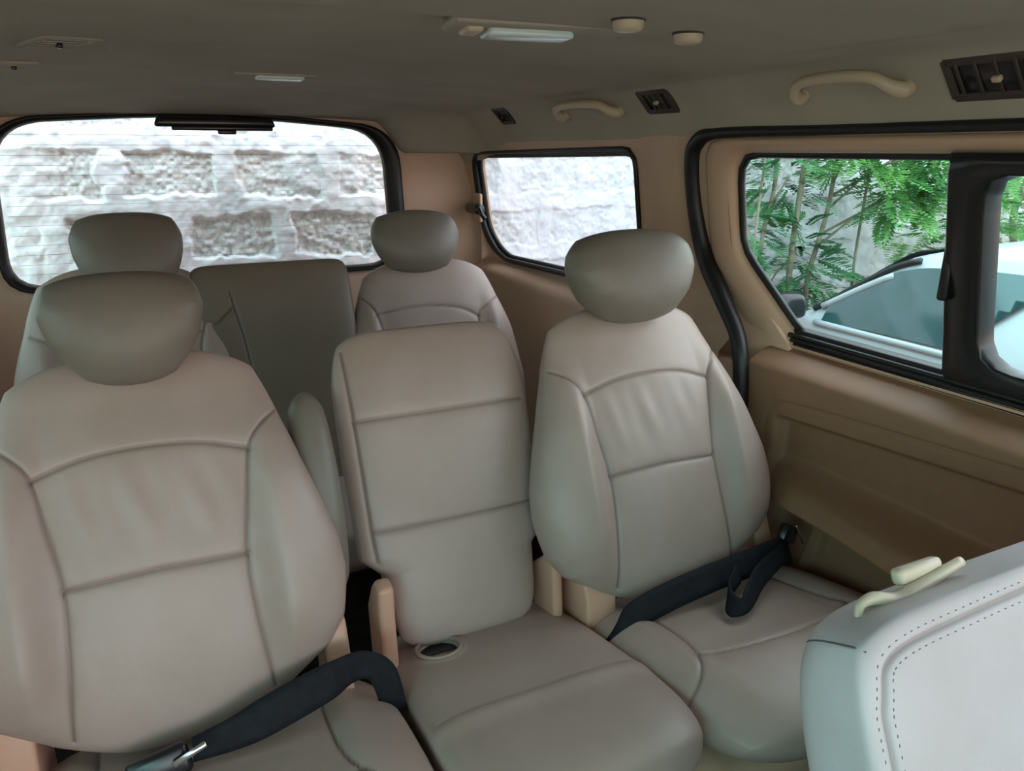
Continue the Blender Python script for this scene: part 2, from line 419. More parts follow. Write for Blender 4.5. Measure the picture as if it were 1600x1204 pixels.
# black sliding sash frame
def sash(outer, inner, x0, x1, n=100):
    O_, I_ = resample(outer, n), resample(inner, n)
    return loft([[win_plane(y, z, d) for y, z in L] for L, d in ((I_, x1), (I_, x0+.004), (I_*.93+O_*.07, x0), (I_*.07+O_*.93, x0), (O_, x0+.004), (O_, x1))])
so_ = rounded([(.745, -.004), (.745, -.362), (-.30, -.362), (-.30, -.004)], .004, 25 and 6); si_ = rounded([(.687, -.034), (.687, -.318), (-.26, -.318), (-.26, -.034)], [.03, .05, .03, .03], 6)
V, F = sash(so_, si_, .0, .04); link_mesh('sash_frame', DX(V), F, M['gloss_black'], dr)
mb = MB(); mb.add(*[DX(rbox((.014, .016, .115), .005, 3, T(1.084, .741, -.165))[0]), rbox((.014, .016, .115), .005, 3)[1]])
mb.build('sash_latch', M['gloss_black'], dr)
mb = MB()                                                          # ribbed lower slide channel
for k, (dz, dx, r) in enumerate(((-.354, .004, .0055), (-.362, -.001, .0055), (-.370, -.004, .0055))):
    v, f = tube([win_plane(y, dz, dx) for y in np.linspace(1.075-.01*k, -.3, 12)], r, 8, up=(1, 0, 0)); mb.add(DX(v), f)
v, f = rbox((.03, 1.37, .034), .004, 2, T(1.142, .388, -.358)); mb.add(DX(v), f)
mb.build('slide_channel', M['rubber'], dr)
# lower trim panel: height field with pocket, groove and armrest
py = np.linspace(-.62, 1.110, 330); pz = np.concatenate([np.linspace(-.372, -.50, 60)[:-1], np.linspace(-.50, -1.15, 210)])
PY, PZ = np.meshgrid(py, pz)
def door_x(Y, Z):
    x = 1.135-.080*smoothstep(-.371, -.415, Z)**.7
    x = x+.004*smoothstep(-.42, -.5, Z)
    top = -.475+.10*(1.02-Y)-.0*Y                                  # top edge line of the recessed field
    lin = -.467+.078*(1.02-Y)*1.0
    # outline of field: rounded rectangle, rear edge y=1.04, top 'lin', bottom 'arm'
    arm = -.590+0*Y
    inside = smoothstep(1.030, 1.012, Y)*smoothstep(lin-.028, lin-.045, Z)
    x = x+.026*inside*smoothstep(arm-.06, arm-.0, Z)
    # armrest bulge sweeping down to the front
    a_c = -.624+0*Y; s = (Z-a_c)
    amp = .055*smoothstep(1.10, .92, Y)+.03*smoothstep(.9, .5, Y)
    prof = smoothstep(-.045, -.022, s)*smoothstep(.052, .005, s)
    x = x-amp*prof
    x = x+.020*smoothstep(a_c-.03, a_c-.07, Z)
    # fine groove round the field
    P = smooth2([(.0, lin0(.0)), (.5, lin0(.5)), (.95, lin0(.95)), (1.03, lin0(1.03)-.012), (1.052, -.52), (1.047, -.60)], 6)
    x = x+.004*np.exp(-(poly_dist(Y, Z, P)/.003)**2)
    # vertical rib low on the panel
    yr = .895+(Z+.70)*-.25
    x = x-.018*smoothstep(.022, .012, np.abs(Y-yr))*smoothstep(-.66, -.69, Z)
    return x
def lin0(y): return -.467+.078*(1.02-y)
XX = door_x(PY, PZ)
V = DX(np.stack([XX, PY, PZ], -1).reshape(-1, 3)); link_mesh('door_panel', V, grid_faces(len(py), len(pz)), M['door_trim'], dr)

# thick black rubber weatherstrip round the door opening
wp = [(1.048, 1.112, -.70), (1.048, 1.114, -.56), (1.048, 1.119, -.45), (1.049, 1.130, -.395), (1.057, 1.158, -.355), (1.070, 1.217, -.306), (1.082, 1.298, -.225), (1.066, 1.322, -.128), (1.046, 1.320, -.030), (1.036, 1.295, .016), (1.030, 1.22, .0315)]+[(1.030, y_, .0315) for y_ in (.95, .5, .0, -.4)]
W3 = catmull(wp, 14)
rad = np.interp(W3[:, 1], [.9, 1.24, 1.31], [.0085, .011, .019]); rad = np.where(W3[:, 2] < -.10, np.interp(W3[:, 2], [-.36, -.25, -.10], [.017, .021, .019]), rad)
V, F = tube(W3, rad, 12, up=(1, 0, 0)); link_mesh('trim_2', V, F, M['rubber']); struct(bpy.data.objects['trim_2'])
V, F = rbox((.05, .30, .74), .008, 2, T(1.098, 1.20, -.80)); struct(link_mesh('trim_5', V, F, M['trim']))
V, F = prism([(1.06, -.372), (1.16, -.295), (1.24, -.215), (1.36, -.215), (1.36, -.47), (1.06, -.47)], 1.110, 1.130, .003, 2); struct(link_mesh('trim_6', V, F, M['trim']))
# narrow body strip behind the strip, above the door
V, F = rbox((.05, 1.9, .05), .01, 3, T(1.065, .25, .052)); struct(link_mesh('trim_3', V, F, M['headliner']))

# left wall: simple trim with window openings; front and far sides
mb = MB()
for a, b, z0, z1 in ((-1.3, 2.7, -1.2, -.37), (-1.3, 2.7, .02, .14), (1.25, 1.45, -.4, .05), (.12, .24, -.4, .05), (2.5, 2.72, -.4, .05)):
    mb.add(*rbox((.04, b-a, z1-z0), .008, 2, T(-.68+.03, (a+b)/2, (z0+z1)/2)))
struct(mb.build('wall_left', M['trim']))
gl = struct(link_mesh('window_3', [(-.66, .24, -.38), (-.66, 1.25, -.38), (-.66, 1.25, .03), (-.66, .24, .03)], [(0, 1, 2, 3)], M['glass_privacy'], smooth=False))
gl = struct(link_mesh('window_4', [(-.66, 1.45, -.38), (-.66, 2.5, -.38), (-.66, 2.5, .03), (-.66, 1.45, .03)], [(0, 1, 2, 3)], M['glass_privacy'], smooth=False))
struct(link_mesh('window_6', [(-.66, -1.25, -.38), (-.66, .12, -.38), (-.66, .12, .03), (-.66, -1.25, .03)], [(0, 1, 2, 3)], glass_mat('teal_light_glass', (.66, .93, .88)), smooth=False))  # unseen pane, teal tint added to colour the light on the left seat
# front doors' sills and cowl, windscreen
mb = MB(); mb.add(*rbox((.06, .95, .80), .01, 2, T(1.13, -.86, -.79))); mb.add(*rbox((1.9, .12, .72), .03, 3, T(CX, -1.28, -.80))); 
mb.add(*rbox((.05, .10, .5), .01, 2, T(1.11, -.45, -.2))); mb.add(*rbox((.06, .9, .06), .01, 2, T(1.07, -.85, .06)))
struct(mb.build('wall_front', M['trim']))
struct(link_mesh('window_5', [(-.62, -1.36, -.42), (1.06, -1.36, -.42), (1.0, -1.22, .14), (-.56, -1.22, .14)], [(0, 1, 2, 3)], M['glass_front'], smooth=False))

# ------------------------------------------------------------------ second row seats
LEAN = .42
ORG = {'L': (-.056, .979, -.534), 'R': (.762, .979, -.534)}
prof_back = (np.array([-.235, -.19, -.155, -.12, -.05, 0, .06, .12, .18, .25, .31]), np.array([.13, .180, .226, .244, .249, .243, .226, .208, .194, .184, .178]))
seam_low = [(-.112, .0), (0, .004), (.112, .0)]
seam_arc = smooth2([(-.133, .145), (-.07, .163), (0, .168), (.07, .163), (.133, .145)])
seam_bol = smooth2([(.178, .196), (.152, .176), (.133, .145), (.121, .07), (.112, 0), (.114, -.08), (.124, -.19)])
def back_bulge(u, w, u0):
    a = np.abs(u)
    b = .036*smoothstep(.115, .165, a)*smoothstep(.24, .08, w)*smoothstep(-.22, -.08, w)
    b = b+.005*(1-np.clip(a/.12, 0, 1)**2)*smoothstep(-.2, -.05, w)
    b = b-.010*smoothstep(.16, .24, w)
    fold = np.exp(-((w-.095)/.045)**2)*smoothstep(.12, .07, a)          # soft pulled folds under the arc seam
    b = b+fold*(.0016*np.sin((u+w*.35)*95)+.0009*np.sin((u+w*.2)*170+1))
    return b
def cush_bulge(side):
    def f(u, w, u0):
        a = np.abs(u)
        b = .020*smoothstep(.125, .185, a)*smoothstep(-.17, -.02, w)
        b = b+.012*smoothstep(-.03, -.13, w)*smoothstep(.24, .15, a)
        return b-.006*(1-np.clip(a/.12, 0, 1)**2)*smoothstep(-.1, .0, w)
    return f
cush_seams = [smooth2([(.150, .20), (.142, .08), (.150, -.03), (.185, -.10), (.235, -.125)]), sym(smooth2([(.150, .20), (.142, .08), (.150, -.03), (.185, -.10), (.235, -.125)])),
              smooth2([(-.158, -.058), (-.08, -.085), (0, -.093), (.08, -.085), (.158, -.058)])]
def captain_seat(key, label):
    ox, oy, oz = ORG[key]; base = Vector((ox, .78, FLOOR))
    s = empty('passenger_seat', base, label, 'seat', 'single seats of the middle row')
    rel = Vector((ox, oy, oz))-base
    out = 1 if key == 'R' else -1
    bs = pad('backrest', M['leather'], s, rel, LEAN, 1.0, .037, .270, .052, .062, n=4.6, p=2.6, prof=prof_back,
        seams=[seam_low, seam_arc, seam_bol, sym(seam_bol)], bulge=back_bulge, N=260, Mn=290, d0=-.052)
    hp = (np.array([.25, .28, .31, .35, .39, .43]), np.array([.070, .092, .112, .127, .130, .120]))
    def hb(u, w, u0): return .006*smoothstep(.27, .36, w)
    hs = 1. if key == 'R' else .80
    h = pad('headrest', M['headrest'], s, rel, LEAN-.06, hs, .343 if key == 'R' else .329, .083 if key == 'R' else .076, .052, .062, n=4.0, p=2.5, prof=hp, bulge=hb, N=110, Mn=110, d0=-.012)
    for sx in (-.045, .045):
        v, f = tube([(sx, .04, .22), (sx, .035, .33)], .006, 10); link_mesh('headrest_post', v, f, M['steel'], s, True, rel, (-LEAN, 0, 0))
    # cushion: lies 11 degrees nose-up
    cxo = .055 if key == 'R' else .040
    cc = Vector((ox+cxo, .795, -.739))-base
    pad('cushion', M['leather'], s, cc, PI/2+.197, .238 if key == 'R' else .250, 0, .255, .050, .075, n=5.0, p=2.6, seams=cush_seams, bulge=cush_bulge(out), N=190, Mn=180, d0=-.050)
    # plastic seat base below the cushion
    v, f = rbox((.44, .36, .15), .03, 4, T(cxo, .0, -.915-FLOOR+.02), (1.03, 1.06)); link_mesh('seat_base', v, f, M['trim'], s)
    for sx in (-.17, .17):
        v, f = rbox((.05, .38, .28), .015, 3, T(cxo+sx, .0, .14)); link_mesh('seat_leg', v, f, M['trim'], s)
    # recliner covers either side of the hinge
    for sgn in (-1, 1):
        pl = [(.995-.78, -.66-FLOOR), (.965-.78, -.67-FLOOR), (.935-.78, -.74-FLOOR), (.925-.78, -.84-FLOOR), (1.03-.78, -.86-FLOOR), (1.04-.78, -.70-FLOOR)]
        xx, hwx = {('R', -1): (-.150, .030), ('R', 1): (.222, .020), ('L', -1): (-.190, .022), ('L', 1): (.218, .018)}[(key, sgn)]; v, f = prism(pl, xx-hwx, xx+hwx, .006, 3); link_mesh('recliner_cover', v, f, M['bracket'], s)
    return s
sR = captain_seat('R', 'greige leather single seat beside the sliding door, black lap belt across it')
sL = captain_seat('L', 'greige leather single seat at the left with folded-up armrest and buckled belt across it')
# folded armrest on the inner side of the left seat
base = sL.location
ab = lambda u, w, u0: 0*u
o = pad('armrest', M['headrest'], sL, Vector((.172, 1.068, -.505))-base, LEAN+.02, .034, .0, .158, .045, .045, n=3.4, p=2.4, N=50, Mn=90, tilt=0.0)

# ------------------------------------------------------------------ middle seat
ms_base = Vector((.405, .80, FLOOR))
ms = empty('middle_seat', ms_base, 'narrow greige leather fold-down middle seat without headrest, cup recess in its cushion', 'seat')
mo = Vector((.400, 1.055, -.587))-ms_base
pm = (np.array([-.25, -.12, -.075, -.045, .1, .25, .34]), np.array([.130, .132, .136, .168, .172, .172, .165]))
def mid_bulge(u, w, u0): return -.012*smoothstep(.20, .33, w)+.003*(1-np.clip(np.abs(u)/.15, 0, 1)**2)
mseams = [[(-.150, .181), (0, .180), (.156, .181)], [(-.147, -.001), (0, -.002), (.158, -.001)]]
mside = [smooth2([(-.150, .30), (-.1505, .18), (-.149, 0), (-.146, -.05)])]
pad('backrest', M['leather'], ms, mo, .40, 1.0, .0635, .2705, .045, .060, n=8, p=3.2, prof=pm, seams=mseams+mside, bulge=mid_bulge, N=200, Mn=240, d0=-.045, groove=.003, gw=.003)
mc = Vector((.416, .861, -.752))-ms_base
def mcb(u, w, u0):
    d = np.hypot(u+.088, (w-.118))
    cup = -.009*smoothstep(.036, .030, d)+.003*np.exp(-((d-.041)/.005)**2)
    return cup+.004*np.exp(-((w+.09)/.02)**2)
cpx = [(-.088+.036*math.cos(a), .118+.036*math.sin(a)) for a in np.linspace(0, 2*PI, 33)]
pmc = (np.array([-.24, -.1, .1, .17, .24]), np.array([1.0, 1.02, .99, .96, .86]))
pad('cushion', M['leather'], ms, mc, PI/2+.197, .172, 0, .270, .040, .075, n=6.5, p=4.0, prof=pmc, seams=[[(-.155, -.075), (0, -.078), (.155, -.072)]], bulge=mcb, N=220, Mn=240, d0=-.040, groove=.002, seam_col=.35)
# cup recess insert: dark slot and ring
ang = PI/2+.197; 
v = []; f = []
for k, (r_, d_) in enumerate(((.034, .0075), (.038, .0085), (.040, .006), (.036, -.002), (.033, .002))):
    v += [(-.088+r_*math.cos(2*PI*i/40), -(d_-.004), .118+r_*math.sin(2*PI*i/40)) for i in range(40)]
f = grid_faces(40, 5, wrap=True)
link_mesh('cup_ring', v, f, M['leather'], ms, True, mc, (-ang, 0, 0))
v = [(-.088, .0072, .118)]+[(-.088+.031*math.cos(a), .0072, .118+.031*math.sin(a)) for a in np.linspace(-.1, PI+.1, 24)]
link_mesh('cup_slot', v, [tuple(range(len(v)))], M['gloss_black'], ms, False, mc, (-ang, 0, 0))
for x0, x1, hi in ((.236, .262, -.645), (.542, .562, -.67)):
    y0 = .80
    pl = [(1.035-y0, hi-.02-FLOOR), (1.015-y0, hi-FLOOR), (.985-y0, hi-.005-FLOOR), (.985-y0, -.70-FLOOR), (.975-y0, -.80-FLOOR), (.97-y0, -.88-FLOOR), (1.05-y0, -.90-FLOOR), (1.07-y0, -.72-FLOOR)]
    v, f = prism(pl, x0-.405, x1-.405, .008, 4); link_mesh('hinge_cover', v, f, M['bracket'], ms)
v, f = rbox((.24, .34, .30), .02, 3, T(.005, .0, .15)); link_mesh('seat_base', v, f, M['carpet'], ms)

# ------------------------------------------------------------------ rear bench
bb = Vector((.28, 1.85, FLOOR))
bench = empty('rear_bench', bb, 'wide greige leather rear bench seat below the rear window', 'seat')
bo = Vector((.28, 2.0, -.35))-bb
def bpad(u, wtop, hw, m, seams, name='backrest', **k):
    o = pad(name, m, bench, bo+Vector((u, 0, 0)), .35, k.pop('hw_', 1.0)*hw if 'prof' not in k else 1., (wtop-.55)/2, (wtop+.55)/2, .05, .06, seams=seams, d0=-.05, **k); return o
bp = (np.array([-.6, -.3, -.16, -.06, .07]), np.array([.262, .262, .245, .222, .205]))
rs = [smooth2([(-.166, .03), (-.152, .0), (-.14, -.04)], 4)]
s_in = smooth2([(-.205, .0-.03), (-.18, -.055), (-.166, -.092), (-.155, -.16), (-.15, -.3)], 6)
s_arc = smooth2([(-.170, -.088), (-.09, -.077), (0, -.076), (.08, -.09), (.132, -.118)], 6)
s_out = smooth2([(.205, -.065), (.160, -.090), (.132, -.118), (.135, -.2), (.145, -.3)], 6)
def bb_b(u, w, u0): return .02*smoothstep(.14, .19, np.abs(u))*smoothstep(.0, -.15, w)
bpad(.405, .068, .235, M['leather'], [s_in, s_arc, s_out], prof=bp, n=4.6, p=2.8, bulge=bb_b, N=170, Mn=190)
bpad(-.375, .100, .27, M['leather'], [sym(s_in), sym(s_arc), sym(s_out)], prof=(bp[0], bp[1]*1.03), n=4.6, p=2.8, bulge=bb_b, N=170, Mn=190)
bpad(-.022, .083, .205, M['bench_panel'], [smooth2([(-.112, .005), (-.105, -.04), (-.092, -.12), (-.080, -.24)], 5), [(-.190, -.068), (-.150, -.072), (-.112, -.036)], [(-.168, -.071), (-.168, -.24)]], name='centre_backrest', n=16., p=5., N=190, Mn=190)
for u, wz, hw_ in ((-.350, .122, .124), (.385, .112, .130)):
    hp = (np.array([.0, .06, .12, .16, .23]), np.array([.088, .110, .126, .131, .126]))
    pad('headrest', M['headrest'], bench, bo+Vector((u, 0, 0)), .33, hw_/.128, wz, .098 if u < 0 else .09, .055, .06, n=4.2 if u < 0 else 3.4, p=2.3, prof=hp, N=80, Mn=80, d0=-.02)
    for sx in (-.04, .04):
        v, f = tube([(u+sx, .03, .0), (u+sx, .03, .08)], .006, 8); link_mesh('headrest_post', v, f, M['steel'], bench, True, bo, (-.35, 0, 0))
pad('cushion', M['leather'], bench, Vector((.28, 1.66, -.80))-bb, PI/2+.15, .62, 0, .24, .05, .08, n=8, p=4, N=60, Mn=50, d0=-.05)
v, f = rbox((1.2, .4, .22), .02, 2, T(0, -.15, .11)); link_mesh('seat_base', v, f, M['carpet'], bench)

# ------------------------------------------------------------------ front seat at the lower right
fb = Vector((.72, .25, FLOOR))
fs = empty('front_seat', fb, 'leather front seat back coloured pale for window light, with double stitched edge, close at lower right', 'seat')
fo = Vector((.486, .312, -.404))-fb
# local frame with leaning back; u to the right, w up, corner of the padded shoulder near u=0, w=0
FL = .42
def front_back():
    hwf = .235; 
    fseam = smooth2([(.60, .055), (.38, .058), (.20, .040), (.09, .018), (.035, -.006), (.010, -.05), (.004, -.12), (.012, -.25), (.03, -.45)], 8)
    return fseam
def fb_b(u, w, u0): return .012*smoothstep(.0, .12, np.abs(u))
fseam = [smooth2([(-.21, -.6), (-.212, -.3), (-.214, -.1), (-.200, .02), (-.170, .062), (-.08, .085), (0, .092), (.08, .085), (.170, .062), (.200, .02), (.214, -.1), (.212, -.3)], 8)]
fseam = [smooth2([(-.255, -.7), (-.256, -.3), (-.256, -.07), (-.250, -.012), (-.225, .018), (-.12, .026), (0, .028), (.12, .026), (.205, .016), (.240, -.012), (.247, -.09), (.248, -.3)], 8)]
fbk = pad('backrest', M['leather_front_lit'], fs, fo+Vector((.245, 0, 0)), FL, .275, -.28, .325, .028, .100, n=11., p=5.0, seams=fseam, bulge=lambda u, w, u0: 0*u, N=260, Mn=300, d0=-.030, groove=.0028, gw=.0022, seam_col=.6)
pad('cushion', M['leather_front_lit'], fs, Vector((.72, -.02, -.86))-fb, PI/2+.15, .25, 0, .25, .05, .08, n=5, p=3, N=50, Mn=50, d0=-.05)
v, f = rbox((.4, .4, .22), .02, 2, T(0, -.2, .11)); link_mesh('seat_base', v, f, M['carpet'], fs)
# double row of stitches either side of the seam, laid on the leather
from mathutils.bvhtree import BVHTree
me = fbk.data; bvh = BVHTree.FromPolygons([v_.co for v_ in me.vertices], [tuple(p_.vertices) for p_ in me.polygons])
mb = MB(); path = catmull(fseam[0], 3); acc = 0
for i in range(1, len(path)-1):
    acc += np.linalg.norm(path[i]-path[i-1])
    if acc < .0065: continue
    acc = 0; t_ = path[i+1]-path[i-1]; t_ = t_/np.linalg.norm(t_); nrm = np.array([-t_[1], t_[0]])
    for sg in (-1, 1):
        q = path[i]+nrm*sg*.0075
        hit = bvh.ray_cast(Vector((q[0], -1, q[1])), Vector((0, 1, 0)))
        if hit[0] is None: continue
        A = hit[0]-Vector((t_[0], 0, t_[1]))*.0012; B = hit[0]+Vector((t_[0], 0, t_[1]))*.0012
        mb.add(*tube([A, B], .00055, 6, up=(0, 1, 0)))
st = mb.build('stitching', mat('grey_thread', (.22, .22, .24), .7), fs, loc=fbk.location, rot=(-FL, 0, 0)); st['kind'] = 'stuff'
cs = []
for t_ in np.linspace(0, 1, 14):
    o_ = Vector((-.60, .0+.115*t_, .37)); tgt = Vector((-.20, .0+.115*t_, -.03)); hit = bvh.ray_cast(o_, (tgt-o_).normalized())
    if hit[0] is not None and hit[0].x < -.243: cs.append(tuple(hit[0]))
if len(cs) > 3:
    v, f = tube(cs, .0009, 6); link_mesh('corner_seam', v, f, mat('dark_thread', (.10, .10, .11), .8), fs, True, fbk.location, (-FL, 0, 0))
# cream belt guide clipped over the top of the back
g = MB().add(*tube(catmull([(.022, .05, .030), (.028, .05, .047), (.045, .05, .050), (.07, .05, .043), (.10, .05, .046), (.165, .05, .056)], 8), np.interp(np.arange(41), [0, 8, 20, 30, 40], [.003, .004, .007, .007, .005]), 10))
g.add(*rbox((.058, .014, .016), .005, 3, T(.115, .058, .058)))
g.build('belt_guide', M['cream'], fs, loc=fo, rot=(-FL, 0, 0))

# ------------------------------------------------------------------ seat belts
def belt_thing(name, loc, label, cat='seat belt'):
    return empty(name, loc, label, cat, 'lap belts')
def relc(v, b): return [tuple(np.array(p)-np.array(b)) for p in v]
b0 = (.80, .90, -.74)
bR = belt_thing('seat_belt', b0, 'black lap belt webbing lying across the seat beside the sliding door')
pts = [(.600, .905, -.835), (.597, .888, -.790), (.606, .876, -.752), (.650, .873, -.735), (.72, .877, -.724), (.80, .880, -.716), (.90, .886, -.712), (1.0, .90, -.715)]
wd = [(.9, -.3, 0), (.8, -.2, .3), (.45, .25, .7), (.08, .45, .85), (0, .5, .83), (0, .5, .83), (0, .5, .83), (0, .5, .8)]
v, f = ribbon(pts, [.024]*8, wd); link_mesh('webbing', relc(v, b0), f, M['webbing'], bR)
pts = [(.84, .858, -.705), (.80, .835, -.722), (.785, .80, -.722), (.81, .80, -.716), (.88, .845, -.712), (.98, .89, -.712)]
v, f = ribbon(pts, [.016, .017, .018, .018, .018, .016], [(0, .5, .8), (.3, .3, .7), (.6, .2, .5), (.2, .5, .7), (0, .6, .7), (0, .6, .7)]); link_mesh('folded_end', relc(v, b0), f, M['webbing'], bR)
v, f = rbox((.05, .02, .035), .006, 3, T(1.01-b0[0], .915-b0[1], -.695-b0[2])@Rz(.3)@Ry(.5)); link_mesh('buckle', v, f, M['gloss_black'], bR)
v, f = rbox((.004, .004, .05), .001, 1, T(1.02-b0[0], .895-b0[1], -.69-b0[2])@Ry(-.5)); link_mesh('tongue', v, f, M['steel'], bR)

b1 = (.02, .90, -.74)
bL = belt_thing('seat_belt', b1, 'buckled black lap belt lying across the nearest left seat, steel tongue showing')
pts = [(-.045, .868, -.735), (.0, .866, -.728), (.04, .866, -.718), (.09, .870, -.706), (.14, .880, -.700), (.180, .895, -.703), (.212, .892, -.722), (.226, .880, -.79)]
wd = [(.05, .4, .8), (0, .5, .8), (0, .5, .85), (0, .5, .85), (.1, .4, .9), (.5, .3, .7), (.9, .1, .3), (.9, -.1, .1)]
v, f = ribbon(pts, [.015, .020, .025, .026, .025, .023, .020, .018], wd); link_mesh('webbing', relc(v, b1), f, M['webbing'], bL)
v, f = rbox((.075, .020, .040), .008, 3, T(-.085-b1[0], .862-b1[1], -.742-b1[2])@Ry(-.20)@Rx(-.45)); link_mesh('buckle', v, f, M['gloss_black'], bL)
v, f = rbox((.055, .018, .022), .005, 2, T(-.135-b1[0], .862-b1[1], -.757-b1[2])@Ry(-.12)@Rx(-.45)); link_mesh('buckle_stalk', v, f, M['gloss_black'], bL)
v, f = rbox((.044, .003, .008), .001, 1, T(-.048-b1[0], .846-b1[1], -.722-b1[2])@Ry(-.42)@Rx(-.45)); link_mesh('tongue', v, f, M['steel'], bL)

# ------------------------------------------------------------------ things on the headliner
def rz(x, y): return float(roof_z(np.array(x), np.array(y)))
# grab handles
def grab(x, y, L, label, rot=0, sc=1.):
    z = rz(x, y); h = empty('grab_handle', (x, y, z), label, 'handle', 'ceiling grab handles'); h.rotation_euler = (0, 0, rot)
    p = catmull([(.045, -L/2+.004, -.030), (.034, -L/2+.002, -.040), (.014, -L/2+.010, -.036), (-.004, -L/2+.035, -.022), (-.010, 0, -.018), (-.004, L/2-.035, -.022), (.014, L/2-.010, -.036), (.034, L/2-.002, -.040), (.045, L/2-.004, -.030)], 8)
    n = len(p); r = np.interp(np.arange(n), [0, n*.14, n*.3, n*.7, n*.86, n-1], [.012, .0125, .0085, .0085, .0125, .012])*sc
    v, f = tube(p, r, 12, up=(1, 0, 0)); link_mesh('grip', v, f, M['knob'], h)
    for s in (-1, 1):
        v, f = rbox((.030, .030, .016), .006, 3, T(.044, s*(L/2-.004), -.026)@Ry(.8)); link_mesh('mount', v, f, M['knob'], h)
    return h
grab(.955, .885, .20, 'tan ceiling grab handle above the sliding door window')
grab(.955, 1.66, .26, 'tan ceiling grab handle above the small rear side window', sc=1.1)

def vent(x, y, sx, sy, label, rot, m, tiltx=0., frame=M['brown_vent']):
    z = rz(x, y); h = empty('air_vent', (x, y, z-.001), label, 'vent', 'ceiling air vents'); h.rotation_euler = (0, math.atan(-(rz(x+.012, y)-rz(x-.012, y))/.024), rot)
    mb = MB()
    for a, b, w, d in ((0, sy/2, sx, .008), (0, -sy/2, sx, .008), (sx/2, 0, .008, sy), (-sx/2, 0, .008, sy)): mb.add(*rbox((w+.006, d+.006, .007), .003, 2, T(a, b, 0)))
    mb.build('vent_frame', frame, h)
    mb = MB()
    for k in range(5): mb.add(*rbox((sx, .007, .003), .001, 1, T(0, -sy/2+sy*(k+.5)/5, -.002)@Rx(.35)))
    mb.build('vent_slats', m, h)
    MB().add(*rbox((sx, sy, .002), .0005, 1, T(0, 0, -.001))).build('vent_well', M['gloss_black'], h)
    MB().add(*rbox((.008, .012, .008), .002, 2, T(0, 0, -.005))).build('vent_tab', M['knob'] if m is M['brown_vent'] else M['gloss_black'], h)
    return h
vent(.985, 2.15, .05, .085, 'small black ceiling air vent nearest the rear pillar', 0, M['gloss_black'], .45, M['gloss_black'])
vent(.985, 1.375, .05, .10, 'small dark brown ceiling vent between the two grab handles', 0, M['brown_vent'], .45)
vent(.992, .655, .055, .13, 'large brown ceiling vent at the right edge above the door window', 0, M['brown_vent'], .6)
vent(-.10, 1.42, .07, .15, 'grey ceiling air vent recess at upper left', .35, M['headliner'], 0, M['headliner'])
vent(-.20, 1.72, .05, .10, 'small grey ceiling slot behind the upper-left vent', .35, M['headliner'], 0, M['headliner'])

# dome lamp
lx, ly = .462, .900
dl = empty('dome_lamp', (lx, ly, rz(lx, ly)-.003), 'long ceiling dome lamp with frosted pale lens beside two tan knobs', 'lamp')
a_ = -.42
MB().add(*rbox((.235, .085, .012), .006, 3, T(0, 0, -.002)@Rz(-.12))).build('lamp_frame', M['headliner'], dl)
MB().add(*rbox((.115, .050, .016), .006, 3, T(-.012, .012, -.008)@Rz(-.12), (.9, .8))).build('lamp_lens', M['lens'], dl)
MB().add(*rbox((.022, .045, .015), .004, 2, T(-.085, .018, -.006)@Rz(-.12))).build('lamp_switch', M['knob'], dl)
for x, y, lb in ((.516, .785, 'round tan ceiling knob next to the dome lamp'), (.628, .820, 'round tan ceiling knob farther from the dome lamp')):
    k = empty('ceiling_knob', (x, y, rz(x, y)), lb, 'knob', 'round ceiling knobs')
    v = []; prof_ = [(.0, -.013), (.010, -.013), (.0155, -.0115), (.0175, -.008), (.018, -.002), (.019, .003)]
    v = [(r_*math.cos(2*PI*i/32), r_*math.sin(2*PI*i/32), z_) for r_, z_ in prof_ for i in range(32)]
    link_mesh('knob_cap', v, grid_faces(32, len(prof_), wrap=True, flip=True), M['knob'], k)
    prof_ = [(.017, -.002), (.0195, -.002), (.021, .003)]
    v = [(r_*math.cos(2*PI*i/32), r_*math.sin(2*PI*i/32), z_) for r_, z_ in prof_ for i in range(32)]
    link_mesh('knob_bezel', v, grid_faces(32, len(prof_), wrap=True, flip=True), M['brown_vent'], k)
# rear lamp, seen edge-on
x, y = .275, 1.80
rl = empty('rear_dome_lamp', (x, y, rz(x, y)), 'thin flat ceiling lamp in front of the rear window, seen edge-on', 'lamp')
MB().add(*rbox((.175, .07, .008), .003, 2)).build('lamp_frame', M['headliner'], rl)
MB().add(*rbox((.10, .05, .012), .004, 2, T(.01, 0, -.004))).build('lamp_lens', M['lens'], rl)

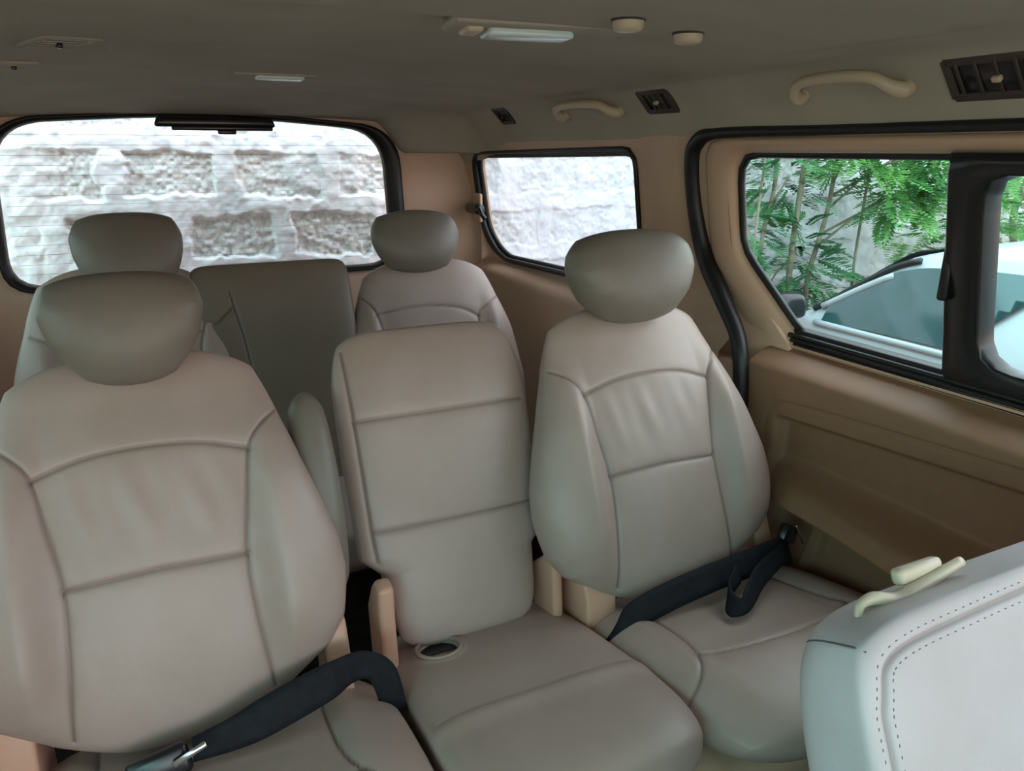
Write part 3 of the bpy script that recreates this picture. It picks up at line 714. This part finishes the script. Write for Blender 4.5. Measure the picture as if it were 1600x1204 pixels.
# ------------------------------------------------------------------ outside: block wall, ground, trees, car
GZ = -1.75
def wall_mat():
    m = bpy.data.materials.new('rough_block_wall'); m.use_nodes = True; nt = m.node_tree; b = nt.nodes['Principled BSDF']; b.inputs['Roughness'].default_value = .95
    N = nt.nodes.new; L = nt.links.new
    at = N('ShaderNodeAttribute'); at.attribute_name = 'seam'
    tc = N('ShaderNodeTexCoord')
    n1 = N('ShaderNodeTexNoise'); n1.inputs['Scale'].default_value = 45; n1.inputs['Detail'].default_value = 10; n1.inputs['Roughness'].default_value = .75
    n2 = N('ShaderNodeTexNoise'); n2.inputs['Scale'].default_value = 5; n2.inputs['Detail'].default_value = 8
    n3 = N('ShaderNodeTexVoronoi'); n3.inputs['Scale'].default_value = 70
    for q in (n1, n2, n3): L(tc.outputs['Object'], q.inputs['Vector'])
    r1 = N('ShaderNodeValToRGB'); r1.color_ramp.elements[0].color = (.42, .41, .42, 1); r1.color_ramp.elements[1].color = (.88, .87, .87, 1)
    r1.color_ramp.elements[0].position = .33; r1.color_ramp.elements[1].position = .68
    r2 = N('ShaderNodeValToRGB'); r2.color_ramp.elements[0].color = (.60, .59, .62, 1); r2.color_ramp.elements[1].color = (.82, .80, .85, 1)
    r2.color_ramp.elements[0].position = .3; r2.color_ramp.elements[1].position = .6
    L(n1.outputs['Fac'], r1.inputs[0]); L(n2.outputs['Fac'], r2.inputs[0])
    mx = N('ShaderNodeMix'); mx.data_type = 'RGBA'; L(at.outputs['Fac'], mx.inputs['Factor']); L(r2.outputs[0], mx.inputs[6]); L(r1.outputs[0], mx.inputs[7])
    L(mx.outputs[2], b.inputs['Base Color'])
    bp = N('ShaderNodeBump'); bp.inputs['Strength'].default_value = .55; bp.inputs['Distance'].default_value = .006
    L(n1.outputs['Fac'], bp.inputs['Height']); L(bp.outputs[0], b.inputs['Normal'])
    return m
WY = 2.98
def vnoise(x, z, s, seed):
    """cheap value noise"""
    rs_ = np.random.RandomState(seed); G = rs_.rand(256, 256)
    a, b = x*s, z*s; i, j = np.floor(a).astype(int), np.floor(b).astype(int); fx, fz = a-i, b-j
    fx = fx*fx*(3-2*fx); fz = fz*fz*(3-2*fz); g = lambda p, q: G[p % 256, q % 256]
    return (g(i, j)*(1-fx)+g(i+1, j)*fx)*(1-fz)+(g(i, j+1)*(1-fx)+g(i+1, j+1)*fx)*fz
def build_wall(x0, x1, z0, z1, sx, sz):
    X, Z = np.meshgrid(np.linspace(x0, x1, sx), np.linspace(z0, z1, sz))
    Zt = Z+.025*(X-.2)*np.exp(-np.abs(X)/3)                        # courses sag slightly
    wx = (vnoise(X, Z, 12, 1)-.5)*.03+(vnoise(X, Z, 40, 2)-.5)*.014; wz = (vnoise(X, Z, 12, 3)-.5)*.024+(vnoise(X, Z, 40, 4)-.5)*.014
    BW, BH = .375, .222
    row = np.floor((Zt+wz-.0-WZ0)/BH); fz = (Zt+wz-WZ0)/BH-row
    xx = (X+wx-WX0)/BW+.5*(row % 2); fx = xx-np.floor(xx)
    jw, jh = .105, .155
    inside = smoothstep(jw-.02, jw+.02, np.minimum(fx, 1-fx))*smoothstep(jh-.035, jh+.035, np.minimum(fz, 1-fz))
    # smeared mortar hides a few blocks
    hide = np.maximum(smoothstep(.62, .75, vnoise(X+3, Z, 2.2, 7))*.65, .65*smoothstep(1.25, 1.45, X)*smoothstep(2.45, 2.2, X)*smoothstep(.25, .45, vnoise(X, Z, 3.1, 11)))
    hide = np.maximum(hide, .75*smoothstep(-.25, -.36, X))         # plastered column at the far left
    inside = inside*(1-hide)
    y = .015*inside+(vnoise(X, Z, 30, 5)-.5)*.008+(vnoise(X, Z, 75, 6)-.5)*.006*(.4+inside)+(vnoise(X, Z, 5, 8)-.5)*.012
    return np.stack([X, WY+y, Z], -1).reshape(-1, 3), inside.reshape(-1)
WX0, WZ0 = -.12, -.198
V, a = build_wall(-1.2, 2.4, -.8, .55, 900, 340)
wm = wall_mat()
bw = tag(link_mesh('block_wall', V, grid_faces(900, 340), wm, attr=a), 'rough grey concrete block wall with smeared mortar behind the van', 'wall')
V, a = build_wall(2.4, 9.0, -1.75, .95, 700, 300)
link_mesh('wall_run', V, grid_faces(700, 300), wm, bw, attr=a)
V, a = build_wall(-1.2, 2.4, -1.75, -.8, 200, 60); link_mesh('lower_courses', V, grid_faces(200, 60), wm, bw, attr=a)
V, a = build_wall(-1.2, 2.4, .55, .95, 200, 40); link_mesh('upper_courses', V, grid_faces(200, 40), wm, bw, attr=a)
gm = mat('dirt_ground', (.32, .29, .26), 1, bump=(20, .6, .02), mottled=(3, .3))
gr = struct(link_mesh('trim_4', [(-14, -14, GZ), (14, -14, GZ), (14, 14, GZ), (-14, 14, GZ)], [(0, 1, 2, 3)], gm)); gr.name = 'ground'

# trees
random.seed(4)
def leaf_mat(name, c1, c2):
    m = bpy.data.materials.new(name); m.use_nodes = True; nt = m.node_tree; b = nt.nodes['Principled BSDF']; b.inputs['Roughness'].default_value = .55
    tc = nt.nodes.new('ShaderNodeTexCoord'); n = nt.nodes.new('ShaderNodeTexNoise'); n.inputs['Scale'].default_value = 6; nt.links.new(tc.outputs['Object'], n.inputs['Vector'])
    r = nt.nodes.new('ShaderNodeValToRGB'); r.color_ramp.elements[0].position = .35; r.color_ramp.elements[1].position = .65
    r.color_ramp.elements[0].color = (*c1, 1); r.color_ramp.elements[1].color = (*c2, 1)
    nt.links.new(n.outputs['Fac'], r.inputs[0]); nt.links.new(r.outputs[0], b.inputs['Base Color'])
    b.inputs['Transmission Weight'].default_value = 0
    return m
LM = [leaf_mat('fresh_leaf', (.06, .26, .07), (.22, .50, .13)), leaf_mat('dark_leaf', (.035, .14, .06), (.09, .28, .10))]
BK = mat('pale_bark', (.30, .25, .18), .9, bump=(60, .6, .004), mottled=(25, .25))
def frond(mb, base, d, L, n=9):
    """feathery leaf: a rachis with paired leaflets"""
    d = np.array(d)/np.linalg.norm(d); side = np.cross(d, (random.uniform(-.3, .3), random.uniform(-.3, .3), 1)); side /= np.linalg.norm(side)+1e-9
    upv = np.cross(side, d)
    for k in range(n):
        t = (k+1)/n; c = np.array(base)+d*L*t+np.array([0, 0, -.25*L*t*t])
        l = L*.34*math.sin(PI*(.15+.8*t)); w = L*.062
        for s in (-1, 1):
            tip = c+side*s*l+d*l*.45+upv*random.uniform(-.1, .1)*l
            mid = (c+tip)/2
            mb.add([c, mid+d*w, tip, mid-d*w], [(0, 1, 2, 3)])
def tree(name, x, y, h, trunk_r, blobs, nf, lm, label, group, wob=.05):
    t = empty(name, (x, y, GZ), label, 'tree', group)
    pts = [(0, 0, 0)]
    for k in range(1, 7): pts.append((random.uniform(-wob, wob)*k/3, random.uniform(-wob, wob)*.4, h*k/6))
    P = catmull(pts, 6); v, f = tube(P, np.linspace(trunk_r, trunk_r*.45, len(P)), 9, up=(1, 0, 0)); link_mesh('trunk', v, f, BK, t)
    mb = MB(); bx = MB()
    for (bx_, by_, bz_, br) in blobs:
        z0 = bz_-GZ
        src = P[min(len(P)-1, int(max(0, (z0-.25)/h)*len(P)))]
        bx.add(*tube([src, (np.array(src)+np.array((bx_-x, by_-y, z0)))/2+np.array([0, 0, .03]), (bx_-x, by_-y, z0)], [trunk_r*.4, trunk_r*.3, .004], 6))
        for k in range(nf):
            q = np.random.RandomState(random.randrange(10**6)).randn(3); q /= np.linalg.norm(q); rr_ = br*random.random()**.4
            c = np.array([bx_-x, by_-y, z0])+q*rr_*np.array([1, .7, .7])
            frond(mb, c, (q[0]+random.uniform(-.5, .5), q[1]-.3, q[2]*.4+random.uniform(-.2, .2)), random.uniform(.11, .21), 11)
    mb.v = [(a_, min(b_, 2.86-y), c_) for a_, b_, c_ in mb.v]
    if bx.v: bx.build('branch', BK, t)
    mb.build('foliage', lm, t)
    return t
# in front of the block wall, seen through the door windows
tree('acacia_sapling', 3.0, 2.76, 2.2, .018, [(3.25, 2.55, -.02, .24), (3.45, 2.5, .02, .22), (3.0, 2.6, .06, .22), (3.55, 2.6, -.18, .2), (3.3, 2.6, -.22, .18)], 60, LM[0], 'feathery bright green sapling against the block wall, seen through the door window', None)
tree('shrub_tree', 2.62, 2.76, 2.0, .016, [(2.6, 2.7, .05, .2), (2.75, 2.75, -.12, .2), (2.55, 2.78, -.35, .16), (2.85, 2.75, -.48, .2), (2.75, 2.8, -.75, .2), (3.0, 2.75, -.62, .18)], 34, LM[1], 'dark green slender tree with pale trunks at the left side of the door window', None)
tree('hedge_tree', 4.6, 2.75, 2.1, .03, [(3.95, 2.7, .0, .28), (4.3, 2.7, -.05, .3), (4.7, 2.7, .02, .32), (5.2, 2.7, -.05, .34), (5.7, 2.7, 0, .34), (4.2, 2.75, -.4, .26), (4.8, 2.75, -.42, .28), (5.4, 2.75, -.4, .3), (3.8, 2.8, -.5, .22)], 44, LM[0], 'leafy green tree behind the parked car, seen beside and through the sliding pane', None)
for (x, y, h, r, lb) in ((2.80, 2.70, 2.0, .016, 'thick pale bare stem left of the saplings'), (2.54, 2.68, 2.1, .007, 'thin grey stem nearest the window corner'), (3.24, 2.70, 2.0, .008, 'thin brown stem below the bright leaves')):
    P = catmull([(x, y, GZ), (x+.02, y, GZ+h*.3), (x-.03, y, GZ+h*.6), (x+.01, y, GZ+h)], 8)
    v, f = tube(P, np.linspace(r*1.3, r*.7, len(P)), 8, up=(1, 0, 0)); tag(link_mesh('tree_stem', v, f, BK), lb, 'tree', 'bare tree stems')

# parked car
car_b = Vector((3.2, 1.0, GZ+.065))
car = empty('parked_car', car_b, 'silver-blue parked car with dark windows beyond the door window', 'car')
cpaint = mat('silver_blue_paint', (.40, .42, .45), .3, coat=.3); cglass = mat('dark_car_glass', (.02, .065, .07), .12, spec=.8, coat=.5)
y_s = np.array([-1.3, -1.0, -.6, 0.0, .6, 1.0, 1.4, 1.62, 1.80, 1.90, 2.02, 2.14, 2.24, 2.36, 2.46, 2.52])
z_t = np.array([-.74, -.72, -.62, -.46, -.40, -.385, -.385, -.392, -.415, -.45, -.54, -.64, -.715, -.78, -.84, -.98])
yy = np.linspace(-1.3, 2.52, 90); zt = np.interp(yy, y_s, z_t)
belt = np.interp(yy, [-1.3, 2.2, 2.52], [-.735, -.735, -.99]); zt = np.maximum(zt, belt+.002)
rings = []
for y, z in zip(yy, zt):
    hx_b = .84*(1-.10*smoothstep(2.2, 2.52, y)); k = np.clip((z-belt[0])/.35, 0, 1); hx_t = hx_b-.06-.12*k
    bz = min(-.735, z-.001) if y < 2.2 else z-.004
    ring = [(-hx_b+.03, -1.60), (-hx_b, -1.3), (-hx_b, -1.0), (-hx_b+.02, bz-.03), (-hx_b+.035, bz), (-hx_t-.012, z-.03*k-.002), (-hx_t+.03, z-.008*k), (-hx_t*.6, z+.008*k), (0, z+.014*k), (hx_t*.6, z+.008*k), (hx_t-.03, z-.008*k), (hx_t+.012, z-.03*k-.002), (hx_b-.035, bz), (hx_b-.02, bz-.03), (hx_b, -1.0), (hx_b, -1.3), (hx_b-.03, -1.6)]
    rings.append([(a, y-1.0, b-GZ) for a, b in ring])
v, f = loft(rings); n = len(rings[0]); f = [q for q in f if not (q[0] % n == n-1 or q[1] % n == 0 and q[0] % n == n-1)]
link_mesh('car_body', v, f, cpaint, car)
def side_pt(y, s, off=.012):
    z = float(np.interp(y, yy, zt)); k = min(max((z+.735)/.35, 0), 1); hx_b = .84; hx_t = hx_b-.06-.12*k
    xb, xt = -(hx_b-.035), -(hx_t+.012); zb, ztp = -.735, z-.03*k-.002
    return (xb+(xt-xb)*s-off, y-1.0, zb+(ztp-zb)*s-GZ)
def glass_grid(y0, y1, s0, s1, kick=0):
    V = [];
    for j in range(8):
        for i in range(24):
            y = y0+(y1-y0)*i/23; s = s0+(s1-s0)*j/7
            if kick: s = max(s, s0+kick*max(0, 1-(y-y0)/.28))
            V.append(side_pt(y, s))
    return V, grid_faces(24, 8)
v, f = glass_grid(1.30, 2.13, .06, .90, .9); link_mesh('front_side_window', v, f, cglass, car)
v, f = glass_grid(.25, 1.16, .06, .90); link_mesh('rear_side_window', v, f, cglass, car)
# windscreen and light A-pillar strip
V = []
for j in range(10):
    for i in range(20):
        y = 1.86+(2.20-1.86)*i/19; z = float(np.interp(y, yy, zt)); k = min(max((z+.735)/.35, 0), 1); hx = .84-.06-.12*k
        V.append((-hx*.94+2*hx*.94*j/9, y-1.0, z+.016-GZ))
link_mesh('windscreen', V, grid_faces(20, 10), cglass, car)
mb = MB().add(*tube([(side_pt(y, 1.0, .006)) for y in np.linspace(1.82, 2.20, 12)], .012, 8)); mb.build('windscreen_gasket', M['rubber'], car)
mb = MB().add(*tube([(side_pt(y, .86, .010)) for y in np.linspace(1.90, 2.16, 10)], .013, 8)); mb.build('pillar', cpaint, car)
mb = MB().add(*tube([(side_pt(y, .0, .010)) for y in np.linspace(.2, 2.16, 30)], .012, 8)); mb.build('window_sill', cpaint, car)
V, F = rbox((.16, .10, .11), .035, 4, T(-.93, 2.20-1.0, -.665-GZ), (.8, .8)); link_mesh('door_mirror', V, F, M['gloss_black'], car)
for wy in (-.6, 2.05):
    for sx in (-.74, .74):
        prof_ = [(.0, .09), (.18, .09), (.2, .1), (.29, .1), (.31, .06), (.31, -.06), (.29, -.1), (0, -.1)]
        v = [(sx+a_2, wy-1+r_*math.cos(2*PI*i/32), .31+r_*math.sin(2*PI*i/32)) for r_, a_2 in prof_ for i in range(32)]
        link_mesh('wheel', v, grid_faces(32, len(prof_), wrap=True), M['rubber'], car)
